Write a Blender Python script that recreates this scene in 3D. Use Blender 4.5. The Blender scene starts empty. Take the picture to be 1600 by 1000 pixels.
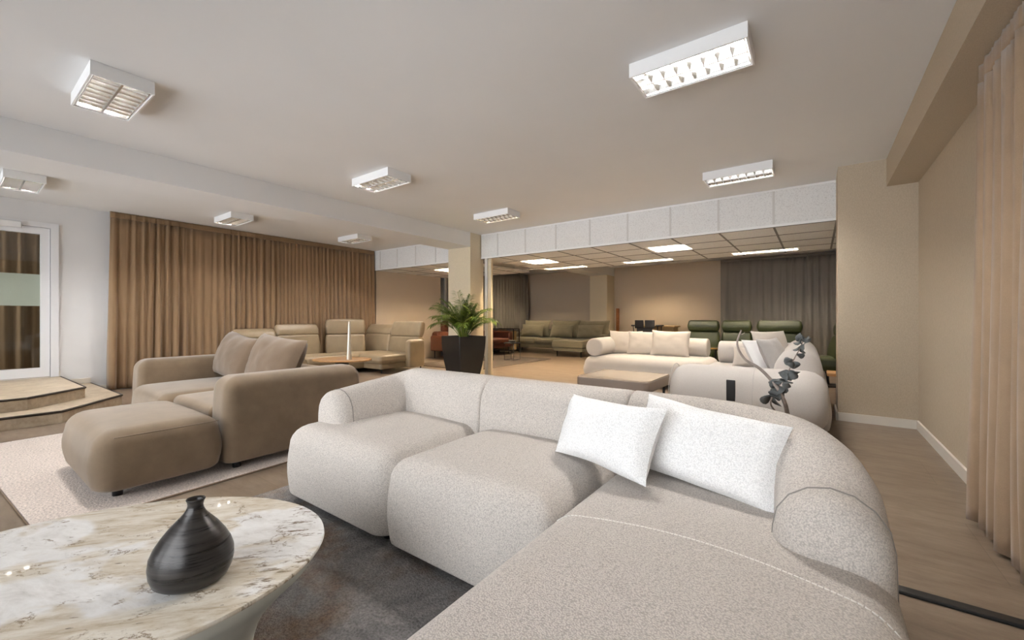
import bpy, math, random
from mathutils import Vector, Matrix, noise
random.seed(7)
SC = bpy.context.scene
COL = SC.collection
PI = math.pi
R = math.radians

# ------------------------------------------------------------------ materials
def lin(c):
    return tuple((v/12.92 if v <= .04045 else ((v+.055)/1.055)**2.4) for v in (x/255. for x in c))+(1.,)

class NT:
    def __init__(s, name):
        s.m = bpy.data.materials.new(name); s.m.use_nodes = True
        s.t = s.m.node_tree; s.b = s.t.nodes['Principled BSDF']
        s.co = None
    def n(s, typ, **kw):
        o = s.t.nodes.new(typ)
        for k, v in kw.items():
            if k in o.inputs.keys(): o.inputs[k].default_value = v
            else: setattr(o, k, v)
        return o
    def l(s, a, b): s.t.links.new(a, b)
    def obj(s, scale=(1, 1, 1), rot=(0, 0, 0)):
        if s.co is None: s.co = s.n('ShaderNodeTexCoord')
        mp = s.n('ShaderNodeMapping'); mp.inputs['Scale'].default_value = scale; mp.inputs['Rotation'].default_value = rot
        s.l(s.co.outputs['Object'], mp.inputs['Vector']); return mp.outputs['Vector']
    def noise(s, scale, detail=3., rough=.5, vec=None, dist=0.):
        o = s.n('ShaderNodeTexNoise'); o.inputs['Scale'].default_value = scale; o.inputs['Detail'].default_value = detail
        o.inputs['Roughness'].default_value = rough; o.inputs['Distortion'].default_value = dist
        s.l(vec if vec is not None else s.obj(), o.inputs['Vector']); return o.outputs['Fac']
    def ramp(s, fac, stops):
        o = s.n('ShaderNodeValToRGB'); cr = o.color_ramp
        while len(cr.elements) < len(stops): cr.elements.new(.5)
        for e, (p, c) in zip(cr.elements, stops):
            e.position = p; e.color = c if len(c) == 4 else lin(c)
        s.l(fac, o.inputs['Fac']); return o.outputs['Color']
    def mix(s, fac, a, b, mode='MIX'):
        o = s.n('ShaderNodeMix', data_type='RGBA', blend_type=mode)
        for sock, v in ((o.inputs[0], fac), (o.inputs[6], a), (o.inputs[7], b)):
            if hasattr(v, 'is_linked') or hasattr(v, 'links'): s.l(v, sock)
            else: sock.default_value = v
        return o.outputs[2]
    def bump(s, h, strength, dist=.002):
        o = s.n('ShaderNodeBump'); o.inputs['Strength'].default_value = strength; o.inputs['Distance'].default_value = dist
        s.l(h, o.inputs['Height']); s.l(o.outputs['Normal'], s.b.inputs['Normal'])
    def base(s, v):
        if isinstance(v, tuple): s.b.inputs['Base Color'].default_value = v
        else: s.l(v, s.b.inputs['Base Color'])
    def set(s, **kw):
        for k, v in kw.items(): s.b.inputs[k.replace('_', ' ')].default_value = v

M = {}
def plain(name, rgb, rough=.6, metal=0., var=.06, vs=3., spec=.5):
    t = NT(name); c = lin(rgb)
    a = tuple(x*(1-var) for x in c[:3])+(1,); b = tuple(min(1, x*(1+var)) for x in c[:3])+(1,)
    t.base(t.ramp(t.noise(vs, 4), [(.3, a), (.7, b)])); t.set(Roughness=rough, Metallic=metal)
    t.b.inputs['Specular IOR Level'].default_value = spec
    M[name] = t.m; return t
def fabric(name, rgb, scale=260, bump=.5, dist=.002, var=.12, big=2.5, bigvar=.05, rough=.95, sheen=0.15, weave=False):
    t = NT(name); c = lin(rgb)
    f = t.noise(scale, 2, .6)
    a = tuple(x*(1-var*1.6) for x in c[:3])+(1,); b = tuple(min(1, x*(1+var)) for x in c[:3])+(1,)
    c1 = t.ramp(f, [(.32, a), (.62, b)])
    g = t.noise(big, 4, .6)
    k0 = (1-bigvar*2,)*3+(1,); k1 = (1., 1., 1., 1.)
    t.base(t.mix(1., c1, t.ramp(g, [(.3, k0), (.7, k1)]), 'MULTIPLY'))
    t.set(Roughness=rough, Sheen_Weight=sheen)
    t.b.inputs['Sheen Roughness'].default_value = .5
    t.b.inputs['Specular IOR Level'].default_value = .2
    if weave:
        w1 = t.n('ShaderNodeTexWave', Scale=scale*.35); t.l(t.obj(), w1.inputs['Vector'])
        ad = t.n('ShaderNodeMath', operation='ADD'); t.l(f, ad.inputs[0]); t.l(w1.outputs['Fac'], ad.inputs[1]); f = ad.outputs[0]
    t.bump(f, bump, dist); M[name] = t.m; return t

plain('white_paint', (226, 226, 226), .85, var=.015, vs=1.5, spec=.25)
plain('white_wall', (224, 224, 225), .85, var=.015, vs=2, spec=.25)
plain('white_lacquer', (235, 235, 235), .4, var=.01)
plain('door_white', (232, 233, 236), .35, var=.01)
plain('dark_gap', (60, 58, 56), .9)
plain('grid_bar', (120, 119, 118), .6, var=.02)
plain('black_metal', (22, 21, 21), .4, var=.1)
plain('black_plastic', (20, 20, 21), .45, var=.1)
plain('dark_trim', (52, 42, 35), .5, var=.1)
plain('skirting', (222, 216, 206), .5, var=.02)
plain('grey_rail', (205, 203, 200), .5, var=.02)
plain('chrome', (215, 215, 215), .22, 1.)
plain('louvre_metal', (215, 213, 210), .2, 1., var=.02)
plain('cone_metal', (226, 220, 208), .3, .55, var=.03)
plain('taupe_glass', (190, 172, 152), .06, 0., var=.03, spec=.8)
plain('taupe_lacquer', (128, 114, 102), .35, var=.03)
plain('greige_base', (208, 207, 196), .55, var=.03)
plain('wood_post', (150, 90, 45), .5, var=.2, vs=8)
plain('tan_panel', (196, 168, 122), .6, var=.06)
plain('leaf_stem', (146, 150, 78), .6, var=.2, vs=8)
plain('soil', (50, 40, 32), 1., var=.4, vs=40)
plain('grey_branch', (150, 138, 130), .7, var=.25, vs=30)
plain('dry_leaf', (104, 107, 106), .7, var=.3, vs=25)
plain('glaze', (70, 66, 62), .35, var=.1)
plain('seam_grey', (138, 133, 128), .95)
plain('stitch', (232, 228, 222), .8, var=.03)
t = plain('planter_black', (20, 20, 21), .42, var=.35, vs=5)

# wallpaper: fine woven beige
def wallpaper(name, rgb):
    t = NT(name); c = lin(rgb)
    f = t.noise(1., 3, .6, vec=t.obj((220, 220, 60)))
    a = tuple(x*.9 for x in c[:3])+(1,); b = tuple(x*1.07 for x in c[:3])+(1,)
    t.base(t.ramp(f, [(.3, a), (.7, b)])); t.set(Roughness=.85); t.b.inputs['Specular IOR Level'].default_value = .2
    t.bump(f, .15, .001); M[name] = t.m
wallpaper('wallpaper', (190, 176, 155))
wallpaper('column_paper', (214, 201, 176))
wallpaper('rear_paper', (196, 182, 164))

# acoustic tiles
t = NT('tile'); f = t.noise(75, 4, .75)
t.base(t.ramp(f, [(.34, (204, 203, 202)), (.5, (228, 228, 227))])); t.set(Roughness=.95); t.bump(f, .5, .002); M['tile'] = t.m

# floor: concrete-look vinyl
t = NT('floor_vinyl')
v1 = t.obj((.55, 1.7, 1), (0, 0, .12))
n1 = t.noise(2.6, 8, .66, vec=v1, dist=.4); n2 = t.noise(11, 6, .7, vec=t.obj((.5, 1.6, 1)))
c = t.mix(.45, t.ramp(n1, [(.3, (104, 88, 73)), (.5, (126, 109, 92)), (.72, (152, 136, 118))]), t.ramp(n2, [(.3, (102, 86, 71)), (.7, (156, 140, 123))]))
bk = t.n('ShaderNodeTexBrick', Scale=1.0); bk.inputs['Brick Width'].default_value = 1.22; bk.inputs['Row Height'].default_value = .61
bk.inputs['Mortar Size'].default_value = .0015; bk.inputs['Color1'].default_value = (1, 1, 1, 1); bk.inputs['Color2'].default_value = (.93, .93, .93, 1); bk.inputs['Mortar'].default_value = (.7, .7, .7, 1)
t.l(t.obj(), bk.inputs['Vector'])
t.base(t.mix(1., c, bk.outputs['Color'], 'MULTIPLY')); t.set(Roughness=.34); t.b.inputs['Specular IOR Level'].default_value = .5
t.bump(n2, .06, .002); M['floor_vinyl'] = t.m
t = NT('step_stone'); n1 = t.noise(5, 8, .7); n2 = t.noise(30, 4, .7)
t.base(t.mix(.35, t.ramp(n1, [(.3, (150, 132, 110)), (.7, (196, 180, 156))]), t.ramp(n2, [(.3, (140, 124, 104)), (.7, (200, 186, 164))]))); t.set(Roughness=.5); M['step_stone'] = t.m

# upholstery
def boucle(name, rgb, scale=190, rough=.98, st=.9, dk=.66, nvd=.86):
    t = NT(name); c = lin(rgb)
    vo = t.n('ShaderNodeTexVoronoi', feature='SMOOTH_F1'); vo.inputs['Scale'].default_value = scale; vo.inputs['Smoothness'].default_value = .4
    nv = t.noise(scale*.5, 2, .5)
    wv = t.n('ShaderNodeVectorMath', operation='ADD'); sc = t.n('ShaderNodeVectorMath', operation='SCALE'); sc.inputs['Scale'].default_value = .0035
    nn = t.n('ShaderNodeTexNoise'); nn.inputs['Scale'].default_value = scale*.45; t.l(t.obj(), nn.inputs['Vector'])
    t.l(nn.outputs['Color'], sc.inputs[0]); t.l(t.obj(), wv.inputs[0]); t.l(sc.outputs[0], wv.inputs[1]); t.l(wv.outputs[0], vo.inputs['Vector'])
    d = vo.outputs['Distance']
    a = tuple(x*dk for x in c[:3])+(1,); b = tuple(min(1, x*1.03) for x in c[:3])+(1,)
    c1 = t.ramp(d, [(.28, b), (.75, a)])
    c2 = t.ramp(nv, [(.3, (nvd,)*3+(1,)), (.6, (1, 1, 1, 1))])
    t.base(t.mix(1., c1, c2, 'MULTIPLY')); t.set(Roughness=rough, Sheen_Weight=.1); t.b.inputs['Specular IOR Level'].default_value = .15
    inv = t.n('ShaderNodeMath', operation='SUBTRACT'); inv.inputs[0].default_value = 1.; t.l(d, inv.inputs[1])
    t.bump(inv.outputs[0], st*.55, .003); M[name] = t.m
boucle('boucle_grey', (209, 201, 193), 260, dk=.72)
boucle('boucle_white', (250, 249, 248), 240, st=.9, dk=.84, nvd=.96)
fabric('cream_wool', (188, 182, 176), 330, .45, .002, .06, 3, .02)
fabric('cream_linen', (196, 187, 177), 400, .35, .0015, .06, 4, .03, weave=True)
fabric('white_linen', (222, 221, 220), 400, .35, .0015, .05, 4, .02, weave=True)
fabric('grey_linen', (176, 172, 168), 400, .4, .0015, .14, 4, .03, weave=True)
fabric('brown_velour', (130, 111, 89), 500, .15, .001, .05, 5, .13, rough=.85, sheen=.35)
fabric('cushion_velour', (110, 92, 74), 500, .15, .001, .05, 6, .08, rough=.85, sheen=.3)
fabric('curtain_tan', (144, 118, 90), 500, .15, .001, .06, 3, .04, sheen=.25)
fabric('curtain_sand', (174, 150, 124), 500, .15, .001, .06, 5, .06, sheen=.25)
fabric('curtain_grey', (138, 133, 126), 500, .15, .001, .06, 3, .04, sheen=.2)
fabric('olive_tweed', (130, 123, 102), 230, .5, .003, .22, 4, .04)
fabric('rug_sand', (204, 191, 181), 90, .8, .006, .2, 3, .04)
fabric('rug_edge', (120, 100, 82), 200, .3)
fabric('rug_brown', (84, 70, 56), 90, .8, .006, .2, 3, .1)
# dark marled rug with rusty patches
t = NT('rug_dark'); f = t.noise(120, 3, .7); g = t.noise(1.9, 6, .68, dist=.6); h = t.noise(2.6, 4, .6, vec=t.obj((1, 1, 1), (0, 0, .9)))
c0 = t.ramp(g, [(.34, (98, 97, 97)), (.52, (134, 131, 129)), (.68, (168, 163, 158))])
c1 = t.mix(t.ramp(h, [(.5, (0, 0, 0, 1)), (.66, (.75, .75, .75, 1))]), c0, lin((112, 86, 60)))
t.base(t.mix(1., c1, t.ramp(f, [(.3, (.55, .55, .55, 1)), (.65, (1.1, 1.1, 1.1, 1))]), 'MULTIPLY')); t.set(Roughness=1.); t.b.inputs['Specular IOR Level'].default_value = .1
t.bump(f, 1., .008); M['rug_dark'] = t.m
def leather(name, rgb, rough=.45):
    t = NT(name); c = lin(rgb); f = t.noise(90, 4, .6); g = t.noise(5, 4)
    a = tuple(x*.88 for x in c[:3])+(1,); b = tuple(x*1.08 for x in c[:3])+(1,)
    t.base(t.ramp(g, [(.3, a), (.7, b)])); t.set(Roughness=rough); t.bump(f, .12, .002); M[name] = t.m
leather('taupe_leather', (146, 128, 102), .4); leather('cognac_leather', (90, 48, 32), .4); leather('green_leather', (46, 52, 20), .42)
# oak
t = NT('oak'); w = t.noise(6, 6, .6, vec=t.obj((1.5, 12, 12)))
t.base(t.ramp(w, [(.3, (160, 118, 72)), (.7, (196, 152, 102))])); t.set(Roughness=.4); M['oak'] = t.m
# ceramic vase: dark brushed bands
t = NT('vase_ceramic'); w = t.noise(1., 4, .6, vec=t.obj((4, 4, 90), (.0, .12, 0)))
t.base(t.ramp(w, [(.3, (28, 26, 25)), (.7, (66, 62, 60))])); t.b.inputs['Metallic'].default_value = .35
rr = t.n('ShaderNodeMapRange'); rr.inputs['To Min'].default_value = .2; rr.inputs['To Max'].default_value = .38; t.l(w, rr.inputs['Value']); t.l(rr.outputs[0], t.b.inputs['Roughness'])
t.bump(w, .25, .003); M['vase_ceramic'] = t.m
# marble
t = NT('marble')
def rs(scale, ang):   # rotate first, then stretch
    a = t.n('ShaderNodeMapping'); a.inputs['Rotation'].default_value = (0, 0, R(ang)); t.l(t.obj(), a.inputs['Vector'])
    b = t.n('ShaderNodeMapping'); b.inputs['Scale'].default_value = scale; t.l(a.outputs[0], b.inputs['Vector']); return b.outputs[0]
va = rs((1, 1.5, 1), -50); vb = rs((1., 4.5, 1), -50); vc = rs((1, 2.2, 1), -20)
zone = t.noise(2.4, 4, .55, vec=va, dist=.3)
stn = t.noise(5.5, 10, .72, vec=vb, dist=.35)
cl = t.noise(7, 9, .74, vec=vc, dist=.5)
white = t.ramp(cl, [(.30, (206, 203, 199)), (.46, (232, 230, 227)), (.6, (243, 242, 240))])
tan = t.ramp(stn, [(.30, (166, 148, 122)), (.45, (206, 194, 174)), (.60, (228, 222, 210)), (.74, (200, 178, 144))])
c = t.mix(t.ramp(zone, [(.47, (0, 0, 0, 1)), (.52, (1, 1, 1, 1))]), white, tan)
# thin broken veins along the borders of the zones
vein = t.ramp(t.noise(3.4, 9, .66, vec=va, dist=.3), [(.488, (0, 0, 0, 1)), (.5, (1, 1, 1, 1)), (.512, (0, 0, 0, 1))])
vm = t.ramp(t.noise(9, 5, .7, vec=vc), [(.48, (0, 0, 0, 1)), (.58, (.9, .9, .9, 1))])
c = t.mix(t.mix(1., vein, vm, 'MULTIPLY'), c, lin((120, 96, 66)))
# rusty blotches and grey flakes
bl = t.mix(1., t.ramp(t.noise(13, 7, .7, vec=vb), [(.55, (0, 0, 0, 1)), (.60, (1, 1, 1, 1))]), t.ramp(t.noise(2.9, 3, .5, vec=rs((1, 1, 1), 30)), [(.56, (0, 0, 0, 1)), (.64, (.9, .9, .9, 1))]), 'MULTIPLY')
c = t.mix(bl, c, lin((124, 106, 84)))
fl = t.ramp(t.noise(22, 3, .55, vec=vb), [(.715, (0, 0, 0, 1)), (.73, (.9, .9, .9, 1))])
c = t.mix(fl, c, lin((104, 94, 84)))
t.base(c); t.set(Roughness=.03); t.b.inputs['Specular IOR Level'].default_value = .5; M['marble'] = t.m
# palm leaf
t = NT('palm_leaf'); f = t.noise(6, 2)
t.base(t.ramp(f, [(.3, (52, 84, 22)), (.7, (120, 140, 48))])); t.set(Roughness=.5); M['palm_leaf'] = t.m
# glass
for gname, gcol in (('glass', (.84, .85, .82, 1)), ('clear_glass', (.96, .96, .96, 1))):
  t = NT(gname); t.base((1, 1, 1, 1)); g = t.n('ShaderNodeBsdfGlossy', Roughness=.02); tr = t.n('ShaderNodeBsdfTransparent'); tr.inputs['Color'].default_value = gcol
  mx = t.n('ShaderNodeMixShader'); fr = t.n('ShaderNodeFresnel', IOR=1.6)
  t.l(fr.outputs[0], mx.inputs[0]); t.l(tr.outputs[0], mx.inputs[1]); t.l(g.outputs[0], mx.inputs[2])
  t.l(mx.outputs[0], t.t.nodes['Material Output'].inputs['Surface']); M[gname] = t.m
t = NT('frosted'); t.base(lin((176, 186, 172))); t.set(Roughness=.6); t.b.inputs['Transmission Weight'].default_value = .0; t.b.inputs['Alpha'].default_value = .72; M['frosted'] = t.m
def emit(name, col, s):
    t = NT(name); t.base((1, 1, 1, 1)); t.b.inputs['Emission Color'].default_value = col+(1,); t.b.inputs['Emission Strength'].default_value = s; M[name] = t.m
LAMP = 310.
emit('tube_neutral', (1., .97, .94), LAMP)
emit('tube_warm', (1., .76, .48), LAMP*1.0)
emit('tube_rear', (1., .86, .68), LAMP*.62)
emit('tube_amber', (1., .80, .54), LAMP*1.05)

# ------------------------------------------------------------------ mesh builder
ORG = {}
class MB:
    def __init__(s): s.v = []; s.f = []
    def add(s, vs, fs, T=None):
        o = len(s.v)
        for p in vs:
            p = Vector(p); s.v.append(T @ p if T is not None else p)
        s.f += [tuple(i+o for i in f) for f in fs]
        return s
    def box(s, x0, x1, y0, y1, z0, z1, T=None):
        vs = [(x, y, z) for x in (x0, x1) for y in (y0, y1) for z in (z0, z1)]
        return s.add(vs, [(0, 1, 3, 2), (4, 6, 7, 5), (0, 4, 5, 1), (2, 3, 7, 6), (0, 2, 6, 4), (1, 5, 7, 3)], T)
    def rings(s, rr, close0=True, close1=True, T=None):
        n = len(rr[0]); vs = [p for r in rr for p in r]; fs = []
        for k in range(len(rr)-1):
            for i in range(n):
                j = (i+1) % n
                fs.append((k*n+i, k*n+j, (k+1)*n+j, (k+1)*n+i))
        if close0: fs.append(tuple(reversed(range(n))))
        if close1: fs.append(tuple((len(rr)-1)*n+i for i in range(n)))
        return s.add(vs, fs, T)
    def lathe(s, prof, c=(0, 0, 0), n=32, sx=1., sy=1., T=None, shear=None, close1=True):
        rr = []
        for r, z in prof:
            rr.append([(c[0]+r*sx*math.cos(2*PI*i/n), c[1]+r*sy*math.sin(2*PI*i/n), c[2]+z) for i in range(n)])
        return s.rings(rr, True, close1, T)
    def tube(s, path, rad, n=8, T=None):
        path = [Vector(p) for p in path]; m = len(path)
        rad = rad if isinstance(rad, (list, tuple)) else [rad]*m
        rr = []; up = None
        for i, p in enumerate(path):
            d = (path[min(i+1, m-1)]-path[max(i-1, 0)]).normalized()
            if up is None:
                up = Vector((0, 0, 1)) if abs(d.z) < .9 else Vector((1, 0, 0))
            a = d.cross(up)
            if a.length < 1e-5: a = d.cross(Vector((0, 1, 0)))
            a.normalize(); b = a.cross(d).normalized(); up = b
            rr.append([p+a*rad[i]*math.cos(2*PI*k/n)+b*rad[i]*math.sin(2*PI*k/n) for k in range(n)])
        return s.rings(rr, True, True, T)
    def bar(s, p, q, r, n=8, T=None): return s.tube([p, q], r, n, T)
    def pad(s, x0, x1, y0, y1, z0, z1, rp=.05, rt=.03, rb=.015, crown=0., bulge=0., T=None, nc=5, ns=6, topin=5, sag=0., taper=0.):
        cx, cy, hx, hy = (x0+x1)/2, (y0+y1)/2, (x1-x0)/2, (y1-y0)/2
        rp = min(rp, hx*.98, hy*.98); mh = min(hx, hy)
        rt = min(rt, mh*.95, (z1-z0)*.6); rb = min(rb, mh*.9, (z1-z0)*.39)
        def ring(ins, z, top):
            ax, ay = max(hx-ins, .0015), max(hy-ins, .0015)
            r = min(max(rp-ins*.75, .001), ax*.999, ay*.999)
            pts = []
            cs = [(ax-r, ay-r, 0), (-(ax-r), ay-r, 90), (-(ax-r), -(ay-r), 180), (ax-r, -(ay-r), 270)]
            for k, (qx, qy, a0) in enumerate(cs):
                for i in range(nc+1):
                    a = R(a0+90*i/nc); pts.append((qx+r*math.cos(a), qy+r*math.sin(a)))
                nx, ny, na = cs[(k+1) % 4]
                e = (nx+r*math.cos(R(na)), ny+r*math.sin(R(na))); b = pts[-1]
                for i in range(1, ns):
                    u = i/ns; pts.append((b[0]+(e[0]-b[0])*u, b[1]+(e[1]-b[1])*u))
            out = []
            for x, y in pts:
                zz = z
                f = max(0, 1-(x/hx)**2)*max(0, 1-(y/hy)**2)
                if top: zz += crown*f
                out.append((cx+x, cy+y, zz))
            return out
        rr = []
        for i in range(4):
            a = PI/2*i/3; rr.append(ring(rb*(1-math.sin(a))+taper, z0+rb*(1-math.cos(a)), False))
        za, zb = z0+rb, z1-rt
        for i in range(1, 5):
            u = i/5; rr.append(ring(-bulge*math.sin(PI*u)+taper*(1-u), za+(zb-za)*u, False))
        for i in range(0, 7):
            a = PI/2*i/6; rr.append(ring(rt*(1-math.cos(a)), z1-rt+rt*math.sin(a), i > 0))
        for i in range(1, topin+1):
            k = 1-.94*i/topin; b0 = ring(rt, z1, False); o_ = []
            for x, y, z in b0:
                X_, Y_ = (x-cx)*k, (y-cy)*k
                o_.append((cx+X_, cy+Y_, z1+crown*max(0, 1-(X_/hx)**2)*max(0, 1-(Y_/hy)**2)))
            rr.append(o_)
        return s.rings(rr, True, True, T)
    def roll(s, p, q, r, rc=.03, n=28, sv=1., T=None):
        # upholstered roll: cylinder from p to q with softly rounded end discs; sv scales it vertically
        p, q = Vector(p), Vector(q); d = (q-p); L = d.length; d.normalize()
        a = Vector((0, 0, 1)); b = d.cross(a).normalized(); rr = []
        st = [(0, .001), (0, (r-rc)*.6)]+[(rc*(1-math.cos(PI/2*i/4)), r-rc+rc*math.sin(PI/2*i/4)) for i in range(5)]
        st += [(L*k/6, r*(1.012 if 1 < k < 5 else 1.)) for k in range(1, 6)]
        st += [(L-x, y) for x, y in reversed(st[:7])]
        for x, y in st:
            rr.append([p+d*x+a*(y*sv*math.sin(2*PI*i/n))+b*(y*math.cos(2*PI*i/n)) for i in range(n)])
        return s.rings(rr, True, True, T)
    def sweep(s, path, prof, z0, heights, endr=(.1, .1), T=None):
        path = [Vector((x, y, 0)) for x, y in path]; m = len(path)
        hw = max(abs(d) for d, z in prof)
        fr = []
        for i, p in enumerate(path):
            d = (path[min(i+1, m-1)]-path[max(i-1, 0)]).normalized()
            fr.append((p, d, Vector((-d.y, d.x, 0)), heights[i]))
        def ring(p, nr, h, sc):
            zc = z0+(h-z0)*.5
            return [p+nr*(d*(1-(1-sc)*1.0))+Vector((0, 0, zc+((z0+zf*(h-z0))-zc)*(1-(1-sc)*.30))) for d, zf in prof]
        rr = []
        K = 5
        p, d, nr, h = fr[0]; r = endr[0]
        for i in range(K):
            a = PI/2*i/K; sc = 1-r/hw*(1-math.sin(a))
            rr.append(ring(p-d*(r*math.cos(a)), nr, h, max(sc, .05)))
        for p, d, nr, h in fr: rr.append(ring(p, nr, h, 1.))
        r = endr[1]
        for i in range(1, K+1):
            a = PI/2*i/K; sc = 1-r/hw*(1-math.cos(a))
            rr.append(ring(p+d*(r*math.sin(a)), nr, h, max(sc, .05)))
        return s.rings(rr, True, True, T)
    def pillow(s, w, h, t, seed=0, n=22, ear=.06, wr=.012, T=None):
        # centred, width on X, height on Z, thickness on Y
        vs = []; fs = []
        for side in (1, -1):
            o = len(vs)
            for j in range(n+1):
                for i in range(n+1):
                    u = 2*i/n-1; v = 2*j/n-1
                    k = max(0., (1-u*u))*max(0., (1-v*v))
                    th = t/2*(k**.42)
                    pin = 1-ear*(1-abs(u)**2.2)*abs(v)**3-.0
                    pz = 1-ear*(1-abs(v)**2.2)*1.0
                    x = u*w/2*(1-ear*(1-v*v)*abs(u)**2); z = v*h/2*(1-ear*(1-u*u)*abs(v)**2)
                    nn = noise.noise(Vector((x*7+seed*3.1, z*7, seed*1.7+side)))*wr+noise.noise(Vector((x*18+seed, z*18, side*2)))*wr*.4
                    e = min(1, k*6)
                    ez = noise.noise(Vector((x*5, z*5, seed*2.3)))*wr*.7
                    vs.append((x+ez*abs(u), side*(th+nn*e), z+ez))
            for j in range(n):
                for i in range(n):
                    a = o+j*(n+1)+i; q = (a, a+1, a+n+2, a+n+1)
                    fs.append(q if side == -1 else tuple(reversed(q)))
        return s.add(vs, fs, T)
    def build(s, name, mat, parent=None, smooth=True, label=None, **props):
        o0 = ORG.get(parent.name, Vector((0, 0, 0))) if parent else Vector((0, 0, 0))
        me = bpy.data.meshes.new(name)
        base = props.pop('origin', None)
        sh = Vector(base) if base is not None else o0
        me.from_pydata([tuple(p-sh) for p in s.v], [], s.f)
        me.materials.append(M[mat] if isinstance(mat, str) else mat)
        if smooth:
            me.polygons.foreach_set('use_smooth', [True]*len(me.polygons))
            if smooth is not True:
                me.set_sharp_from_angle(angle=R(smooth))
        me.validate(); me.update()
        o = bpy.data.objects.new(name, me); COL.objects.link(o)
        if parent: o.parent = parent
        if base is not None: o.location = base
        ORG[o.name] = sh
        if label: o['label'] = label
        for k, v in props.items(): o[k] = v
        return o

def thing(name, loc, label, cat, group=None):
    o = bpy.data.objects.new(name, None); COL.objects.link(o); o.empty_display_size = .1
    o.location = loc; ORG[o.name] = Vector(loc); o['label'] = label; o['category'] = cat
    if group: o['group'] = group
    return o
def tag(o, label, cat, group=None):
    o['label'] = label; o['category'] = cat
    if group: o['group'] = group
    return o
def copy_tree(o, loc, label, group=None, rz=0.):
    kids = {}
    for x in bpy.data.objects:
        if x.parent: kids.setdefault(x.parent.name, []).append(x)
    r = o.copy(); COL.objects.link(r); r.location = loc; r.rotation_euler = (0, 0, rz); r['label'] = label
    if group: r['group'] = group
    for c in kids.get(o.name, []):
        d = c.copy(); COL.objects.link(d); d.parent = r
        for g in kids.get(c.name, []):
            e = g.copy(); COL.objects.link(e); e.parent = d
    return r
def struct(name, mb, mat, smooth=False, **k):
    o = mb.build(name, mat, None, smooth, **k); o['kind'] = 'structure'; return o
def TR(loc, rz=0., rx=0., ry=0.):
    return Matrix.Translation(loc) @ Matrix.Rotation(R(rz), 4, 'Z') @ Matrix.Rotation(R(rx), 4, 'X') @ Matrix.Rotation(R(ry), 4, 'Y')

ZC = 2.58; ZT = 2.136
XL, XR, YF, YR = -8.32, .775, -1.75, 12.2
BX0, BX1 = -5.565, -5.015

# ------------------------------------------------------------------ setting
struct('floor', MB().box(-9.6, 1.2, YF-.3, YR+.2, -.12, 0), 'floor_vinyl')
struct('ceiling', MB().box(XL-.1, XR+.2, YF-.1, YR+.1, ZC, ZC+.12), 'white_paint')
# entrance wall with the door opening
DY0, DY1, DZ0, DZ1 = -.28, .93, .25, 2.31
w = MB(); w.box(XL-.18, XL, YF-.1, DY0, 0, ZC); w.box(XL-.18, XL, DY1, YR+.1, 0, ZC); w.box(XL-.18, XL, DY0, DY1, DZ1, ZC); w.box(XL-.18, XL, DY0, DY1, 0, .235)
struct('wall_left', w, 'white_wall')
# papered lining of that wall in the far part of the showroom
struct('wall_left_rear', MB().box(XL, XL+.12, 5.90, 7.95, 0, ZC-.002), 'rear_paper')
struct('wall_right', MB().box(XR, XR+.15, YF-.1, YR+.1, 0, ZC), 'wallpaper')
struct('wall_end', MB().box(.18, XR, 5.385, 5.86, 0, ZC), 'wallpaper')
struct('wall_rear', MB().box(XL, XR, YR, YR+.12, 0, ZC), 'rear_paper')
# shop-front wall behind the photographer: piers, sill and lintel round three windows
WX = [(-8.0, -5.4), (-5.1, -2.5), (-2.2, .4)]
WZ0, WZ1 = .12, 2.42
w = MB(); w.box(XL, XR, YF-.2, YF, 0, WZ0); w.box(XL, XR, YF-.2, YF, WZ1, ZC)
xs = [XL]+[x for p in WX for x in p]+[XR]
for a, b in zip(xs[0::2], xs[1::2]): w.box(a, b, YF-.2, YF, WZ0, WZ1)
struct('wall_front', w, 'white_wall')
for i, (a, b) in enumerate(WX):
    f = MB()
    for x0, x1, z0, z1 in ((a, a+.06, WZ0, WZ1), (b-.06, b, WZ0, WZ1), (a+.06, b-.06, WZ0, WZ0+.06), (a+.06, b-.06, WZ1-.06, WZ1), ((a+b)/2-.03, (a+b)/2+.03, WZ0+.06, WZ1-.06)):
        f.box(x0, x1, YF-.13, YF-.06, z0, z1)
    wo = struct('window_%d' % (i+1), f, 'door_white')
    MB().box(a+.05, b-.05, YF-.1, YF-.092, WZ0+.05, WZ1-.05).build('pane', 'clear_glass', wo, False)
# beams
struct('trim_1', MB().box(.55, XR, YF, 5.385, 2.312, ZC-.001), 'wallpaper')
struct('trim_2', MB().box(BX0, BX1, YF, YR, 2.325, ZC-.001), 'white_paint')
# pillar and the far pilaster on the beam line
struct('column', MB().box(BX0, BX1, 5.594, 5.955, 0, 2.325).box(BX0+.55-.001, BX1+.0005, 5.594, 5.955, 2.32, ZC-.002), 'column_paper')
struct('column_rear', MB().box(BX0, BX1, 11.65, YR, 0, 2.325), 'column_paper')
struct('trim_3', MB().box(-4.935, -4.875, 5.90, 5.97, 0, ZT), 'grey_rail')
struct('trim_4', MB().box(-4.872, -4.80, 5.92, 5.97, 0, ZT), 'column_paper')
# skirtings
struct('baseboard_right', MB().box(XR-.016, XR, 2.2, 5.385, 0, .082), 'skirting')
struct('baseboard_end', MB().box(.172, XR-.016, 5.369, 5.385, 0, .082).box(.164, .18, 5.369, 5.86, 0, .082), 'skirting')
struct('baseboard_left', MB().box(XL, XL+.016, .931, .944, .25, .32).box(XL, XL+.016, .946, 1.239, .126, .195).box(XL, XL+.016, 1.241, 1.40, 0, .07), 'skirting')
# threshold strip across the floor
tag(MB().pad(.02, XR-.02, 2.128, 2.178, 0, .012, .005, .005, .002).build('floor_cable_cover', 'black_plastic'), 'black flat cable cover lying across the floor beside the grey sofa', 'cable cover')

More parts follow.
